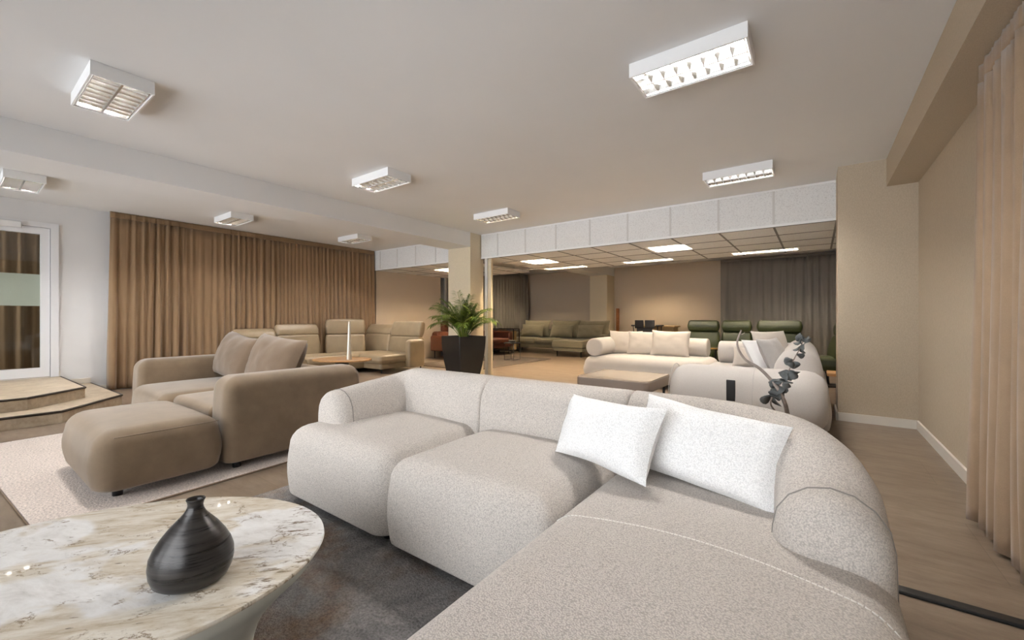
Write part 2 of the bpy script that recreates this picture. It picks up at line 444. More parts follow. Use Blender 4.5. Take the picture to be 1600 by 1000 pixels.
# bulkhead of acoustic tiles and the lowered tile ceiling behind it
YB = 5.87; YT = 8.32
def bulkhead(name, x0, x1, joints):
    b = MB().box(x0, x1, YB, YB+.03, ZT, ZC-.001)
    o = struct(name, b, 'tile')
    g = MB()
    g.box(x0, x1, YB-.006, YB, ZT-.006, ZT+.022); g.box(x0, x1, YB-.006, YB, ZC-.024, ZC-.002)
    g.build('edge_rail', 'white_lacquer', o, False)
    for x in joints:
        if x0+.02 < x < x1-.02: MB().box(x-.012, x+.012, YB-.005, YB, ZT+.022, ZC-.024).build('joint_bar', 'grey_rail', o, False)
    return o
JX = [.19-.6*k for k in range(15)]
bulkhead('ceiling_bulkhead', BX1+.02, .19, JX)
bulkhead('ceiling_bulkhead_left', XL, BX0-.002, [-5.6-.6*k for k in range(6)])
REC = [(-1.86, 6.75, .58, .58), (-4.34, 6.86, .58, .58), (-6.75, 6.85, .58, .58), (-.69, 8.0, .95, .26), (-2.62, 8.0, .95, .26), (-4.4, 8.0, .98, .26)]
HOLES = [(x-a/2-.002, x+a/2+.002, y-b/2-.002, y+b/2+.002) for x, y, a, b in REC]
for nm, x0, x1 in (('ceiling_tiles', BX1+.004, XR), ('ceiling_tiles_left', XL+.125, BX0-.004)):
    mb = MB(); cx_ = sorted({x0, x1}|{v for h in HOLES for v in h[:2] if x0 < v < x1}); cy_ = sorted({YB+.031, YT}|{v for h in HOLES for v in h[2:]})
    for a, b in zip(cx_, cx_[1:]):
        for c_, e_ in zip(cy_, cy_[1:]):
            if not any(h[0] < (a+b)/2 < h[1] and h[2] < (c_+e_)/2 < h[3] for h in HOLES): mb.box(a, b, c_, e_, ZT, ZT+.03)
    o = struct(nm, mb, 'tile')
    g = MB()
    for x in JX:
        if x0 < x < x1:
            ys_ = [YB+.03]+[v for h in sorted(HOLES, key=lambda h: h[2]) if h[0] < x < h[1] for v in h[2:]]+[YT]
            for c_, e_ in zip(ys_[0::2], ys_[1::2]): g.box(x-.012, x+.012, c_, e_, ZT-.004, ZT)
    for k in range(5):
        y = min(YB+.03+.6*k, YT-.02); g.box(x0, x1, y, y+.02, ZT-.0045, ZT)
    g.build('grid_rail', 'grid_bar', o, False)

# entrance steps
def prism(poly, z0, z1):
    n = len(poly); m = MB()
    vs = [(x, y, z0) for x, y in poly]+[(x, y, z1) for x, y in poly]
    m.add(vs, [tuple(reversed(range(n))), tuple(range(n, 2*n))]+[(i, (i+1) % n, n+(i+1) % n, n+i) for i in range(n)]); return m
low = [(XL+.001, -1.5), (-6.05, -1.5), (-6.04, .70), (-6.74, 1.27), (XL+.001, 1.24)]
upp = [(XL+.001, -1.2), (-6.36, -1.2), (-6.36, .50), (-6.82, .97), (XL+.001, .945)]
def steps(name, poly, z0, z1):
    o = struct(name, prism(poly, z0, z1-.004), 'step_stone')
    m = MB()
    for (a, b) in zip(poly[1:-1], poly[2:]):
        m.tube([(a[0], a[1], z1-.012), (b[0], b[1], z1-.012)], .013, 6)
    m.build('step_nosing', 'dark_trim', o)
steps('entrance_steps', low, 0, .125); steps('entrance_landing', upp, .1205, .25)

# glazed door
X0 = XL
d = struct('door_1', MB().box(X0-.1, X0+.02, DY1-.075, DY1, DZ0, DZ1).box(X0-.1, X0+.02, DY0, DY0+.075, DZ0, DZ1).box(X0-.1, X0+.02, DY0+.075, DY1-.075, DZ1-.065, DZ1), 'door_white')
LY0, LY1, LZ1 = DY0+.08, DY1-.08, DZ1-.07
m = MB(); fw = .085
m.box(X0-.07, X0+.005, LY0, LY0+fw, DZ0+.008, LZ1).box(X0-.07, X0+.005, LY1-fw, LY1, DZ0+.008, LZ1)
m.box(X0-.07, X0+.005, LY0+fw, LY1-fw, LZ1-fw, LZ1).box(X0-.07, X0+.005, LY0+fw, LY1-fw, DZ0+.008, DZ0+.13)
lf = m.build('door_leaf', 'door_white', d, False)
MB().box(X0-.04, X0-.03, LY0+fw-.005, LY1-fw+.005, DZ0+.125, LZ1-fw+.005).build('pane', 'glass', lf, False)
MB().box(X0-.029, X0-.027, LY0+fw, LY1-fw, 1.20, 1.62).build('frosted_band', 'frosted', lf, False)
cl = MB().pad(X0+.006, X0+.06, .27, .60, LZ1-.035, LZ1+.045, .008, .008, .008).build('door_closer', 'white_lacquer', d, 40)
MB().bar((X0+.065, .40, LZ1-.02), (X0+.065, .16, LZ1-.05), .006).bar((X0+.02, .40, LZ1-.045), (X0+.065, .40, LZ1-.0), .009).bar((X0+.02, .30, LZ1-.06), (X0+.065, .30, LZ1-.06), .008).build('closer_arm', 'chrome', d)
# vestibule behind the door
struct('wall_vestibule', MB().box(-9.6, -9.5, -1.2, 1.8, 0, 2.6).box(-9.5, XL-.18, 1.7, 1.8, 0, 2.6).box(-9.5, XL-.18, -1.1, 1.7, .0, .22).box(-9.6, XL-.18, -1.2, 1.8, 2.6, 2.7), 'wallpaper')

# ------------------------------------------------------------------ curtains
def curtain(name, p, q, z0, z1, mat, label, folds, depth, header=.085, flare=.0, seed=1, group=None, step=.014):
    p = Vector((p[0], p[1], 0)); q = Vector((q[0], q[1], 0)); L = (q-p).length; d = (q-p)/L; nr = Vector((-d.y, d.x, 0))
    n = int(L/step); rows = 18
    rnd = random.Random(seed)
    # irregular fold phase
    ph = [0.]
    for i in range(n): ph.append(ph[-1]+folds/n*2*PI*(1+.55*noise.noise(Vector((i*step*2.2, seed*9.1, 0)))))
    def off(i, u):
        a = ph[i]
        amp = depth*(.62+.75*noise.noise(Vector((i*step*2.6, seed*3., 4.+u*.5))))
        lo = math.sin(a+.5*math.sin(u*2.5+a*.13))+.45*math.sin(.61*a+seed+u*.8)+.22*math.sin(2.3*a+1.+u)
        hi = math.sin(a)*.5+.45*math.sin(a*1.7+.7)+.3*math.sin(2.9*a)
        k = min(1, (1-u)*1.15)  # fuller folds lower down
        return amp*(hi*(1-k)*.55+lo*k)
    vs = []; fs = []
    for j in range(rows+1):
        u = (j/rows); u = u**1.15; z = z0+(z1-header-z0)*u
        for i in range(n+1):
            x = L*i/n
            sway = .012*noise.noise(Vector((x*2.5, u*2.2, seed)))*(1-u)
            xx = (x-L/2)*(1+flare*(1-u))+L/2
            pt = p+d*(xx+sway)+nr*off(i, u)
            vs.append((pt.x, pt.y, z+ (.006*math.sin(ph[i]) if j == 0 else 0)))
    for j in range(rows):
        for i in range(n):
            a = j*(n+1)+i; fs.append((a, a+1, a+n+2, a+n+1))
    t = thing(name, ((p.x+q.x)/2, (p.y+q.y)/2, z0), label, 'curtain', group)
    o = MB().add(vs, fs).build('drape', mat, t)
    so = o.modifiers.new('thick', 'SOLIDIFY'); so.thickness = .004
    vs = []; fs = []
    for j in range(4):
        for i in range(n+1):
            pl = .006*math.sin(i*step*2*PI/.032)+.004*noise.noise(Vector((i*.9, seed, 2.)))
            pt = p+d*(L*i/n)+nr*(off(i, 1.)*.35+pl)
            vs.append((pt.x, pt.y, z1-header+(header)*j/3))
    for j in range(3):
        for i in range(n):
            a = j*(n+1)+i; fs.append((a, a+1, a+n+2, a+n+1))
    o = MB().add(vs, fs).build('heading_tape', mat, t)
    so = o.modifiers.new('thick', 'SOLIDIFY'); so.thickness = .006
    return t
curtain('curtain', (-8.19, 5.84), (-8.19, 1.42), .012, ZC-.004, 'curtain_tan', 'long tan velvet curtain hanging wall-wide behind the leather corner sofa', 48, .052, .085, .012, 3)
curtain('curtain', (.675, 1.35), (.675, 3.10), .012, 2.308, 'curtain_sand', 'sand beige velvet curtain under the beam on the papered window wall', 15, .055, .09, .0, 5)
curtain('curtain', (-2.02, 12.02), (.72, 12.02), .012, ZC-.03, 'curtain_grey', 'grey curtain covering the rear wall behind the green leather sofa', 17, .07, .05, .0, 9, None, .03)
curtain('curtain', (-8.1, 12.0), (-8.1, 8.0), .012, ZC-.03, 'curtain_grey', 'dark grey curtain behind the cognac sofa and the black console', 26, .07, .05, .0, 13, None, .03)
curtain('curtain', (-9.2, -.9), (-9.2, 1.6), .24, 2.45, 'curtain_tan', 'tan curtain seen through the glazed entrance door', 16, .06, .06, 0., 17, None, .02)

# ------------------------------------------------------------------ louvre lights
def fixture(name, cx, cy, ztop, label, lx=.63, ly=.30, h=.085, cells=8, rows=2, tube='tube_neutral', group='surface louvre lights', lmat='louvre_metal'):
    t = thing(name, (cx, cy, ztop), label, 'ceiling light', group)
    x0, x1, y0, y1 = cx-lx/2, cx+lx/2, cy-ly/2, cy+ly/2; z0 = ztop-h; w = .009
    m = MB(); m.box(x0, x1, y0, y0+w, z0, ztop-.001).box(x0, x1, y1-w, y1, z0, ztop-.001).box(x0, x0+w, y0+w, y1-w, z0, ztop-.001).box(x1-w, x1, y0+w, y1-w, z0, ztop-.001).box(x0+w, x1-w, y0+w, y1-w, ztop-.008, ztop-.001)
    m.build('housing', 'white_lacquer', t, False)
    m = MB(); lz0, lz1 = z0+.006, z0+.045; e = w+.007
    xa, xb, ya, yb = x0+e, x1-e, y0+e, y1-e
    # rim, ridges between the lamps (wedge section) and cross blades
    m.box(xa, xb, ya, ya+.005, lz0, lz1).box(xa, xb, yb-.005, yb, lz0, lz1).box(xa, xa+.004, ya, yb, lz0, lz1).box(xb-.004, xb, ya, yb, lz0, lz1)
    for r in range(1, rows):
        y = ya+(yb-ya)*r/rows
        m.rings([[(x, y-.006, lz0), (x, y+.006, lz0), (x, y+.02, lz1), (x, y-.02, lz1)] for x in (xa, xb)])
    # sloping side reflectors
    for (ys, yi) in ((ya, ya+.022), (yb, yb-.022)):
        m.rings([[(x, ys, lz0), (x, yi, lz1), (x, ys, lz1)] for x in (xa, xb)])
    bw = min(.013, (xb-xa)/cells*.22)
    for c in range(1, cells):
        x = xa+(xb-xa)*c/cells
        m.rings([[(x-.002, y, lz0), (x+.002, y, lz0), (x+bw, y, lz1), (x-bw, y, lz1)] for y in (ya, yb)])
    m.build('louvre', lmat, t, False)
    MB().box(x0+w, x1-w, y0+w, y1-w, ztop-.012, ztop-.0085).build('reflector', lmat, t, False)
    for r in range(rows):
        y = ya+(yb-ya)*(r+.5)/rows
        MB().bar((xa+.02, y, ztop-.026), (xb-.02, y, ztop-.026), .011, 8).build('tube', tube, t)
    return t
f0 = fixture('ceiling_light', -.60, 2.605, ZC, 'white louvred box light with bright cells, above the grey sofa chaise')
def fx(x, y, label): return copy_tree(f0, (x, y, ZC), label)
fx(-.655, 4.90, 'white louvred box light just before the tiled bulkhead near the beige end wall')
fx(-3.83, 2.82, 'white louvred box light between the ceiling beam and the sofa, midway down the room')
fx(-3.80, .667, 'white louvred box light above the brown sofa ottoman and sand rug')
fx(-7.06, .515, 'white louvred box light above the entrance steps')
fx(-7.12, 2.60, 'white louvred box light beside the middle of the long tan curtain')
fx(-7.05, 4.60, 'white louvred box light beside the far end of the long tan curtain')
fixture('ceiling_light', -3.785, 4.795, ZC, 'white louvred box light glowing warm, nearest the pillar and potted palm', tube='tube_warm')
SQ = 'recessed square lights'; ST = 'narrow lights at the tile ceiling edge'
for (x, y, a, b), lab, tu in zip(REC, ('square mirrored louvre light in the tile ceiling above the cream sofas', 'square mirrored louvre light in the tile ceiling beside the pillar',
        'square louvre light in the tile ceiling half hidden behind the pillar', 'narrow louvre strip light in front of the grey rear curtain',
        'narrow louvre strip light before the bare rear wall', 'narrow louvre strip light above the way to the olive sofa'),
        ('tube_rear', 'tube_amber', 'tube_amber', 'tube_rear', 'tube_rear', 'tube_amber')):
    q = a < .7
    fixture('ceiling_light', x, y, ZT+.076, lab, a, b, .08, 6 if q else 14, 4 if q else 2, tu, SQ if q else ST, 'white_lacquer')
fixture('ceiling_light', -3.5, 10.95, ZC, 'unseen louvred box light added on the high ceiling to warm the bare rear wall', tube='tube_amber')  # unseen lamp put in behind the tile edge for the rear wall's glow
fixture('ceiling_light', -.55, 10.6, ZC, 'unseen louvred box light added on the high ceiling to brighten the grey rear curtain', tube='tube_rear')  # added out of sight to brighten the grey curtain
fixture('ceiling_light', -7.0, 10.3, ZC, 'unseen louvred box light added on the high ceiling for a warm glow above the olive sofa', tube='tube_amber')  # another added lamp, hidden from view, warming the far walls

# ------------------------------------------------------------------ rugs
def rug(name, x0, x1, y0, y1, rz, mat, label, th=.012, edge=None):
    cx, cy = (x0+x1)/2, (y0+y1)/2; T = TR((cx, cy, 0), rz)
    t = thing(name, (cx, cy, 0), label, 'rug')
    MB().pad(-(x1-x0)/2, (x1-x0)/2, -(y1-y0)/2, (y1-y0)/2, 0, th, .01, .005, .001, T=T, ns=10).build('pile', mat, t)
    if edge:
        hx, hy = (x1-x0)/2+.004, (y1-y0)/2+.004
        MB().tube([(-hx, -hy, .006), (hx, -hy, .006), (hx, hy, .006), (-hx, hy, .006), (-hx, -hy, .006)], .006, 6, T=T).build('edging', edge, t)
    return t
rug('rug', -5.5, -3.08, .19, 3.0, 3.5, 'rug_sand', 'sand coloured rug with bound edge under the brown sofa', .012, 'rug_edge')
rug('rug', -2.62, -.05, -1.4, 1.9, 0, 'rug_dark', 'dark mottled rug under the marble coffee table and grey sofa', .014)
rug('rug', -7.3, -5.42, 6.15, 9.1, 0, 'rug_brown', 'dark brown rug before the cognac sofa beyond the pillar', .012)

# ------------------------------------------------------------------ grey boucle sectional
gs = thing('sectional_sofa', (-1.1, 1.3, .014), 'grey boucle sectional sofa with rounded arms and a long chaise', 'sofa')
SZ = .425
def seat(x0, x1, y0, y1, rp, rt, crown): return MB().pad(x0, x1, y0, y1, .05, SZ, rp, rt, .02, crown, .012, nc=8, ns=10, topin=7)
s1 = seat(-2.455, -1.538, 1.145, 1.95, .10, .10, .022).build('seat', 'boucle_grey', gs)
s2 = seat(-1.532, -.696, 1.145, 1.95, .06, .10, .022).build('seat', 'boucle_grey', gs)
CX0, CX1, CY0, CY1 = -.69, .165, .40, 1.95
ch = MB().pad(CX0, CX1, CY0, CY1, .05, SZ, .10, .10, .02, .022, .012, nc=8, ns=12, topin=7).build('chaise_seat', 'boucle_grey', gs)
# profile of the back: outer side (d<0 after sign) to inner side
def backprof(w, inner=.0):
    P = [(-w*.88, 0), (-w*.97, .25), (-w, .5), (-w*.98, .7)]
    for i in range(9):
        a = PI-PI*i/8; P.append((w*.97*math.cos(a), .76+.24*math.sin(a)))
    P += [(w*1.0, .66), (w*1.04, .5), (w*1.02, .3), (w*.95, 0)]
    return P
BH = .70; YBK = 1.925; W = .145
def arc(cx, cy, r, a0, a1, n): return [(cx+r*math.cos(R(a0+(a1-a0)*i/n)), cy+r*math.sin(R(a0+(a1-a0)*i/n))) for i in range(n+1)]
# left arm + back (path runs from arm front, round the corner, along the back): inner side on the right of travel
pl = [(-2.30, 1.40+.06*i) for i in range(6)]+arc(-2.16, 1.785, .14, 180, 90, 8)[0:]+[(-2.0+.1*i, YBK) for i in range(5)]+[(-1.555, YBK)]
hl = [.615+.085*min(1, i/12.) for i in range(len(pl))]
prof = [(-d, z) for d, z in backprof(W)]
MB().sweep(pl, prof, .05, hl, (.09, .02)).build('arm_and_backrest', 'boucle_grey', gs)
MB().sweep([(-1.515+.1*i, YBK) for i in range(9)], prof, .05, [BH]*9, (.02, .02)).build('backrest', 'boucle_grey', gs)
rc = .46
pr_ = [(-.675+.06*i, YBK) for i in range(5)]+arc(.03-rc, YBK-rc, rc, 90, 0, 14)+[(.03, YBK-rc-.06), (.03, YBK-rc-.10)]
hr = [BH]*len(pr_)
for i in range(len(pr_)):
    y = pr_[i][1]; k = max(0, min(1, (YBK-.10-y)/.42)); hr[i] = BH-.105*k*k
MB().sweep(pr_, [(-d, z) for d, z in backprof(.131)], .05, hr, (.02, .085)).build('arm_and_backrest', 'boucle_grey', gs)
yend = pr_[-1][1]; he = hr[-1]
MB().tube([(.03-d*1.002, yend+.001, .05+z*(he-.05)*1.002) for d, z in backprof(.131) if z > .45], .0022, 6).build('piping', 'seam_grey', gs)
MB().tube([(-2.30+d*1.003, 1.40, .05+z*(hl[0]-.05)*1.002) for d, z in backprof(W) if z > .45], .0022, 6).build('piping', 'seam_grey', gs)
def ztop(x, y):
    hx, hy = (CX1-CX0)/2, (CY1-CY0)/2; u, v = (x-(CX0+CX1)/2)/hx, (y-(CY0+CY1)/2)/hy
    e = .10-(hx-abs(x-(CX0+CX1)/2)); z = SZ
    if e > 0: z -= .10-math.sqrt(max(0, .01-e*e))
    return z+.022*max(0, 1-u*u)*max(0, 1-v*v)
sm = MB()
N = 70; pts = []
for i in range(N+1):
    x = CX0+.035+(CX1-CX0-.06)*i/N; y = 1.135+.05*math.sin(PI*i/N); pts.append((x, y, ztop(x, y)+.0005))
for i in range(0, N, 1): sm.bar(pts[i], tuple(a+(b-a)*.8 for a, b in zip(pts[i], pts[i+1])), .0018, 6)
sm.build('decorative_stitching', 'stitch', gs, label='pale stitched seam across the chaise')
for x, y in ((-2.36, 1.24), (-1.62, 1.235), (-1.46, 1.235), (-.78, 1.235), (-.6, .55), (.08, .55), (-2.36, 1.95), (-1.5, 1.97), (-.35, 1.9)):
    MB().lathe([(.022, .0), (.026, .05)], (x, y, .0145), 12).build('foot', 'black_plastic', gs)

def pillow(loc, w, h, t, mat, label, rz=0, rx=0, ry=0, seed=0, group=None, cat='cushion', name='throw_pillow', ear=.07, wr=.014):
    # loc = middle of the lower edge
    T = Matrix.Translation(loc) @ Matrix.Rotation(R(rz), 4, 'Z') @ Matrix.Rotation(R(rx), 4, 'X') @ Matrix.Rotation(R(ry), 4, 'Y') @ Matrix.Translation((0, 0, h/2))
    o = MB().pillow(w, h, t, seed, ear=ear, wr=wr, T=T).build(name, mat, None, True, origin=loc)
    return tag(o, label, cat, group)
BP = 'white boucle cushions'
pillow((-.705, 1.515, .454), .52, .275, .17, 'boucle_white', 'white boucle cushion leaning askew over another on the grey sofa', -24, -26, -3, 1, BP)
pillow((-.36, 1.575, .442), .53, .29, .17, 'boucle_white', 'white boucle cushion tucked into the curved corner of the grey sofa', -14, -24, 4, 2, BP)

# ------------------------------------------------------------------ marble table and vase
TC = (-1.64, .236); TA, TB_, TR_ = .607, .46, 52.9; ZTT = .34
ct = thing('coffee_table', (TC[0], TC[1], .014), 'oval marble-topped coffee table on a flared greige base', 'table')
T = TR((TC[0], TC[1], 0), TR_)
MB().lathe([(TA-.010, ZTT-.014), (TA-.002, ZTT-.011), (TA, ZTT-.005), (TA-.002, ZTT)], (0, 0, 0), 96, 1., TB_/TA, T).build('tabletop', 'marble', ct, 40)
bp = [(.40, .0145), (.405, .05), (.42, .10), (.445, .15), (.485, .20), (.535, .25), (.575, .285), (.592, .31), (.594, ZTT-.0145)]
MB().lathe(bp, (0, 0, 0), 80, 1., TB_/TA, T).build('base', 'greige_base', ct, 50)
prof_v = [(.060, 0), (.086, .004), (.100, .014), (.109, .034), (.113, .058), (.111, .082), (.102, .105), (.086, .130), (.066, .155), (.046, .175), (.030, .192), (.0225, .205), (.021, .214), (.0235, .224), (.0265, .229), (.025, .231), (.020, .225), (.017, .21), (.016, .19)]
prof_v = [(r*.86, z*.95) for r, z in prof_v]
VP = (-1.346, .390, ZTT)
T = TR(VP, 40)
sh = Matrix.Identity(4); sh[0][2] = .06
va = MB().lathe(prof_v, (0, 0, 0), 56, 1.0, .86, T @ sh).build('vase', 'vase_ceramic', None, True, origin=VP)
tag(va, 'dark bottle-necked ceramic vase with brushed bands on the marble table', 'vase')

# ------------------------------------------------------------------ brown velour sofa
bs = thing('sofa', (-4.2, 1.6, .012), 'low brown velour sofa with square arms and a protruding ottoman seat', 'sofa')
A0, A1 = -5.40, -3.14
MB().pad(-3.42, A1, 1.105, 2.12, .065, .645, .07, .10, .02, .0, .008, nc=6).build('armrest', 'brown_velour', bs)
MB().pad(A0, A0+.27, 1.09, 2.12, .065, .645, .07, .10, .02, .0, .008, nc=6).build('armrest', 'brown_velour', bs)
MB().pad(A0+.2, -3.3, 1.86, 2.13, .065, .60, .05, .09, .02, 0, .006).build('backrest', 'brown_velour', bs)
MB().pad(-4.16, A1+.0, .48, 1.095, .065, .40, .11, .10, .04, .025, .014, nc=8, ns=8).build('ottoman_seat', 'brown_velour', bs)
MB().pad(A0+.275, -4.225, 1.02, 1.9, .065, .42, .10, .085, .03, .02, .006, nc=8, ns=8).build('seat', 'brown_velour', bs)
MB().pad(-4.22, -3.425, 1.10, 1.9, .065, .415, .03, .05, .03, .02, .0, nc=6, ns=8).build('seat', 'brown_velour', bs)
m = MB(); m.tube([(A1-.004, .56+.05*i, .372) for i in range(11)], .004, 6)
m.build('piping', 'brown_velour', bs)
for x, y in ((-3.28, .60), (-4.1, .60), (-3.24, 1.2), (-3.24, 2.0), (-5.3, 1.2), (-5.3, 2.0), (-4.0, 1.2)):
    MB().lathe([(.024, 0), (.026, .055)], (x, y, .0125), 12).build('foot', 'black_plastic', bs)
CP = 'brown velour back cushions'
pillow((-4.72, 1.66, .44), .84, .46, .24, 'cushion_velour', 'large brown velour cushion leaning by the far arm of the brown sofa', -2, -20, 5, 5, CP, ear=.05)
pillow((-3.90, 1.66, .44), .80, .46, .24, 'cushion_velour', 'large brown velour cushion leaning by the near arm of the brown sofa', 2, -20, 4, 6, CP, ear=.05)

# ------------------------------------------------------------------ oak side table and candle holder
ot = thing('side_table', (-5.52, 3.40, 0), 'oval oak side table on a dark pedestal between the two brown sofas', 'table')
T = TR((-5.52, 3.40, 0), 25)
MB().lathe([(.40, .425), (.43, .432), (.435, .445), (.43, .452)], (0, 0, 0), 56, 1., .72, T).build('tabletop', 'oak', ot, 40)
MB().lathe([(.13, .02), (.11, .05), (.09, .42), (.10, .4255)], (0, 0, 0), 32, 1, 1, T).build('pedestal', 'black_metal', ot)
MB().lathe([(.24, .0), (.24, .012), (.22, .02), (.02, .0205)], (0, 0, 0), 40, 1, 1, T).build('base_plate', 'black_metal', ot, 40)
tag(MB().lathe([(.036, 0), (.036, .012), (.030, .10), (.022, .30), (.015, .50), (.013, .535), (.008, .54)], (-5.36, 3.41, .452), 24).build('candle_holder', 'cone_metal', None, 50, origin=(-5.36, 3.41, .452)), 'tall slim silvery cone candle holder on the oak table', 'candle holder')

# ------------------------------------------------------------------ taupe leather corner sofa
ts = thing('corner_sofa', (-7.4, 4.8, 0), 'taupe leather corner sofa with raised and folded headrests before the tan curtain', 'sofa')
def recl(M0, w, zs, hb, hh, tilt_b, tilt_h, mat, par, thick=.17):
    # backrest panel with hinged headrest, facing -Y in its local frame; M0 places its foot
    b = MB().pad(-w/2, w/2, 0, thick, zs, zs+hb, .05, .06, .03, .012, .012, T=M0 @ TR((0, 0, 0), 0, tilt_b)).build('backrest', mat, par)
    top = M0 @ TR((0, 0, 0), 0, tilt_b) @ Vector((0, 0, zs+hb))
    Th = Matrix.Translation(top) @ M0.to_3x3().to_4x4() @ Matrix.Rotation(R(tilt_h), 4, 'X')
    MB().pad(-w/2+.004, w/2-.004, .0, thick*.72, -.005, hh, .04, .05, .03, .01, .012, T=Th).build('headrest', mat, b)
    return b
Tx = lambda x, y, rz: TR((x, y, 0), rz)
# run along the curtain (facing +X => rz=90)
recl(Tx(-7.86, 3.27, 90), .68, .30, .41, .20, -8, -36, 'taupe_leather', ts)
recl(Tx(-7.86, 4.02, 90), .80, .30, .44, .22, -8, -24, 'taupe_leather', ts)
recl(Tx(-7.80, 4.88, 58), .76, .30, .42, .30, -7, -3, 'taupe_leather', ts)
recl(Tx(-7.72, 5.49, 5), .78, .30, .42, .26, -8, -36, 'taupe_leather', ts)
recl(Tx(-6.86, 5.53, 4), .86, .30, .38, .32, -8, -15, 'taupe_leather', ts)
def leg(mb, x, y, z, par, mat='black_metal', h=None):
    MB().lathe([(.009, 0), (.016, z)], (x, y, 0), 10).build('leg', mat, par)
MB().pad(-7.75, -6.98, 2.9, 3.66, .19, .36, .05, .06, .03, .02, .01).build('seat', 'taupe_leather', ts)
MB().pad(-7.75, -6.98, 3.66, 4.42, .19, .36, .05, .06, .03, .02, .01).build('seat', 'taupe_leather', ts)
MB().pad(-7.70, -6.46, 4.72, 5.62, .19, .345, .10, .06, .03, .02, .01).build('seat', 'taupe_leather', ts)
MB().pad(-7.75, -7.1, 4.43, 5.2, .19, .35, .10, .06, .03, .02, .01).build('seat', 'taupe_leather', ts)
MB().pad(-8.0, -7.02, 2.9, 5.5, .08, .22, .05, .03, .02).build('frame', 'taupe_leather', ts)
MB().pad(-7.66, -6.50, 4.78, 5.72, .08, .20, .06, .03, .02).build('frame', 'taupe_leather', ts)
MB().pad(-6.50, -6.36, 5.34, 5.74, .075, .62, .05, .07, .03, 0, .008).build('armrest', 'taupe_leather', ts)
for x, y in ((-6.56, 4.84), (-6.43, 5.68), (-7.1, 2.98), (-7.9, 2.98), (-7.6, 5.66)): leg(None, x, y, .09, ts)

# ------------------------------------------------------------------ potted palm
PX, PY = -4.77, 5.15
pp = thing('potted_palm', (PX, PY, 0), 'bushy green palm in a tall black square planter against the pillar', 'plant')
m = MB(); T = TR((PX, PY, 0), 36.2+45-3)
def sq(h, z, b=.012): return [(h-b, h, z), (-(h-b), h, z), (-h, h-b, z), (-h, -(h-b), z), (-(h-b), -h, z), (h-b, -h, z), (h, -(h-b), z), (h, h-b, z)]
rr = [sq(.185, 0)]
for i in range(1, 9):
    u = i/8; rr.append(sq(.185+.085*math.sin(u*PI/2), .74*u))
rr += [sq(.25, .74), sq(.24, .66)]
m.rings(rr, True, True, T).build('planter', 'planter_black', pp, 35)
MB().lathe([(.20, .60), (.21, .672), (.05, .69)], (PX, PY, 0), 20).build('soil', 'soil', pp)
rnd = random.Random(11)
def frond(az, L, lift, bend, x0, y0):
    m = MB(); P = []; K = 16
    if math.sin(az) > .2: L *= .75; bend *= .6
    d = Vector((math.cos(az), math.sin(az), 0))
    base = Vector((PX+x0, PY+y0, .66)); p = base.copy(); el = lift
    for i in range(K+1):
        P.append(p.copy()); stp = L/K
        p = p+(d*math.cos(el)+Vector((0, 0, 1))*math.sin(el))*stp
        if p.x < -4.97: p.y = min(p.y, 5.50)
        el -= bend/K*(.4+1.6*i/K)
    m.tube(P, [.006*(1-.8*i/K)+.0012 for i in range(K+1)], 5)
    side = d.cross(Vector((0, 0, 1)))
    for i in range(30):
        u = .33+.66*i/30; k = u*K; a = int(k); q = P[a].lerp(P[min(a+1, K)], k-a)
        tang = (P[min(a+1, K)]-P[a]).normalized()
        ll = .27*(1-abs(u-.5)*1.05)*rnd.uniform(.85, 1.1)*L/.8
        for sgn in (-1, 1):
            dr = (side*sgn*.8+tang*.75+Vector((0, 0, -.1+rnd.uniform(-.15, .1)))).normalized()
            wv = dr.cross(Vector((0, 0, 1)) if abs(dr.z) < .9 else side).normalized()*.0075
            e1 = q+dr*ll*.5+Vector((0, 0, .006)); e2 = q+dr*ll+Vector((0, 0, -.22*ll))
            up = Vector((0, 0, .0025))
            m.add([q-wv*.3, q+wv*.3, e1+wv, e1-wv, e2, e1+up*1.5], [(0, 1, 2, 5), (0, 5, 3), (5, 2, 4), (3, 5, 4)])
    for q in m.v:
        if q.x < -4.985 and q.y > 5.57: q.y = 5.57-.1*(q.y-5.57)
    return m
for i in range(36):
    az = i*2.399+rnd.uniform(-.25, .25); inner = i/36.
    m = frond(az, rnd.uniform(.66, .88), R(88-28*inner+rnd.uniform(-5, 5)), R(30+70*inner), .035*math.cos(az), .035*math.sin(az))
    m.build('frond', 'palm_leaf', pp)
m = MB()
for i in range(9):
    a = i*.7; m.tube([(PX+.05*math.cos(a), PY+.05*math.sin(a), .665), (PX+.06*math.cos(a), PY+.06*math.sin(a), .85), (PX+.09*math.cos(a), PY+.09*math.sin(a), 1.0)], [.011, .009, .005], 7)
m.build('stems', 'leaf_stem', pp)

# ------------------------------------------------------------------ cream roll sofas
cl_ = thing('sofa', (-2.2, 6.9, 0), 'cream sofa with cylindrical roll arm and back, facing the camera', 'sofa', 'cream roll sofas')
MB().pad(-3.12, -1.24, 6.20, 7.42, .06, .42, .16, .14, .06, .02, .02, nc=8).build('seat', 'cream_wool', cl_)
MB().roll((-2.93, 6.28, .562), (-2.93, 7.1, .562), .15).build('roll_arm', 'cream_wool', cl_)
MB().roll((-2.78, 7.22, .562), (-1.38, 7.22, .562), .15).build('roll_back', 'cream_wool', cl_)
for x in (-2.98, -1.4):
    for y in (6.36, 7.28): MB().lathe([(.03, 0), (.03, .07)], (x, y, 0), 12).build('foot', 'black_plastic', cl_)
cr = thing('sofa', (-.55, 5.4, 0), 'cream sofa seen from its thick roll arm with a black strap', 'sofa', 'cream roll sofas')
MB().pad(-1.22, .10, 4.35, 6.62, .06, .42, .12, .10, .05, .02, .01, nc=8, ns=8).build('seat', 'cream_wool', cr)
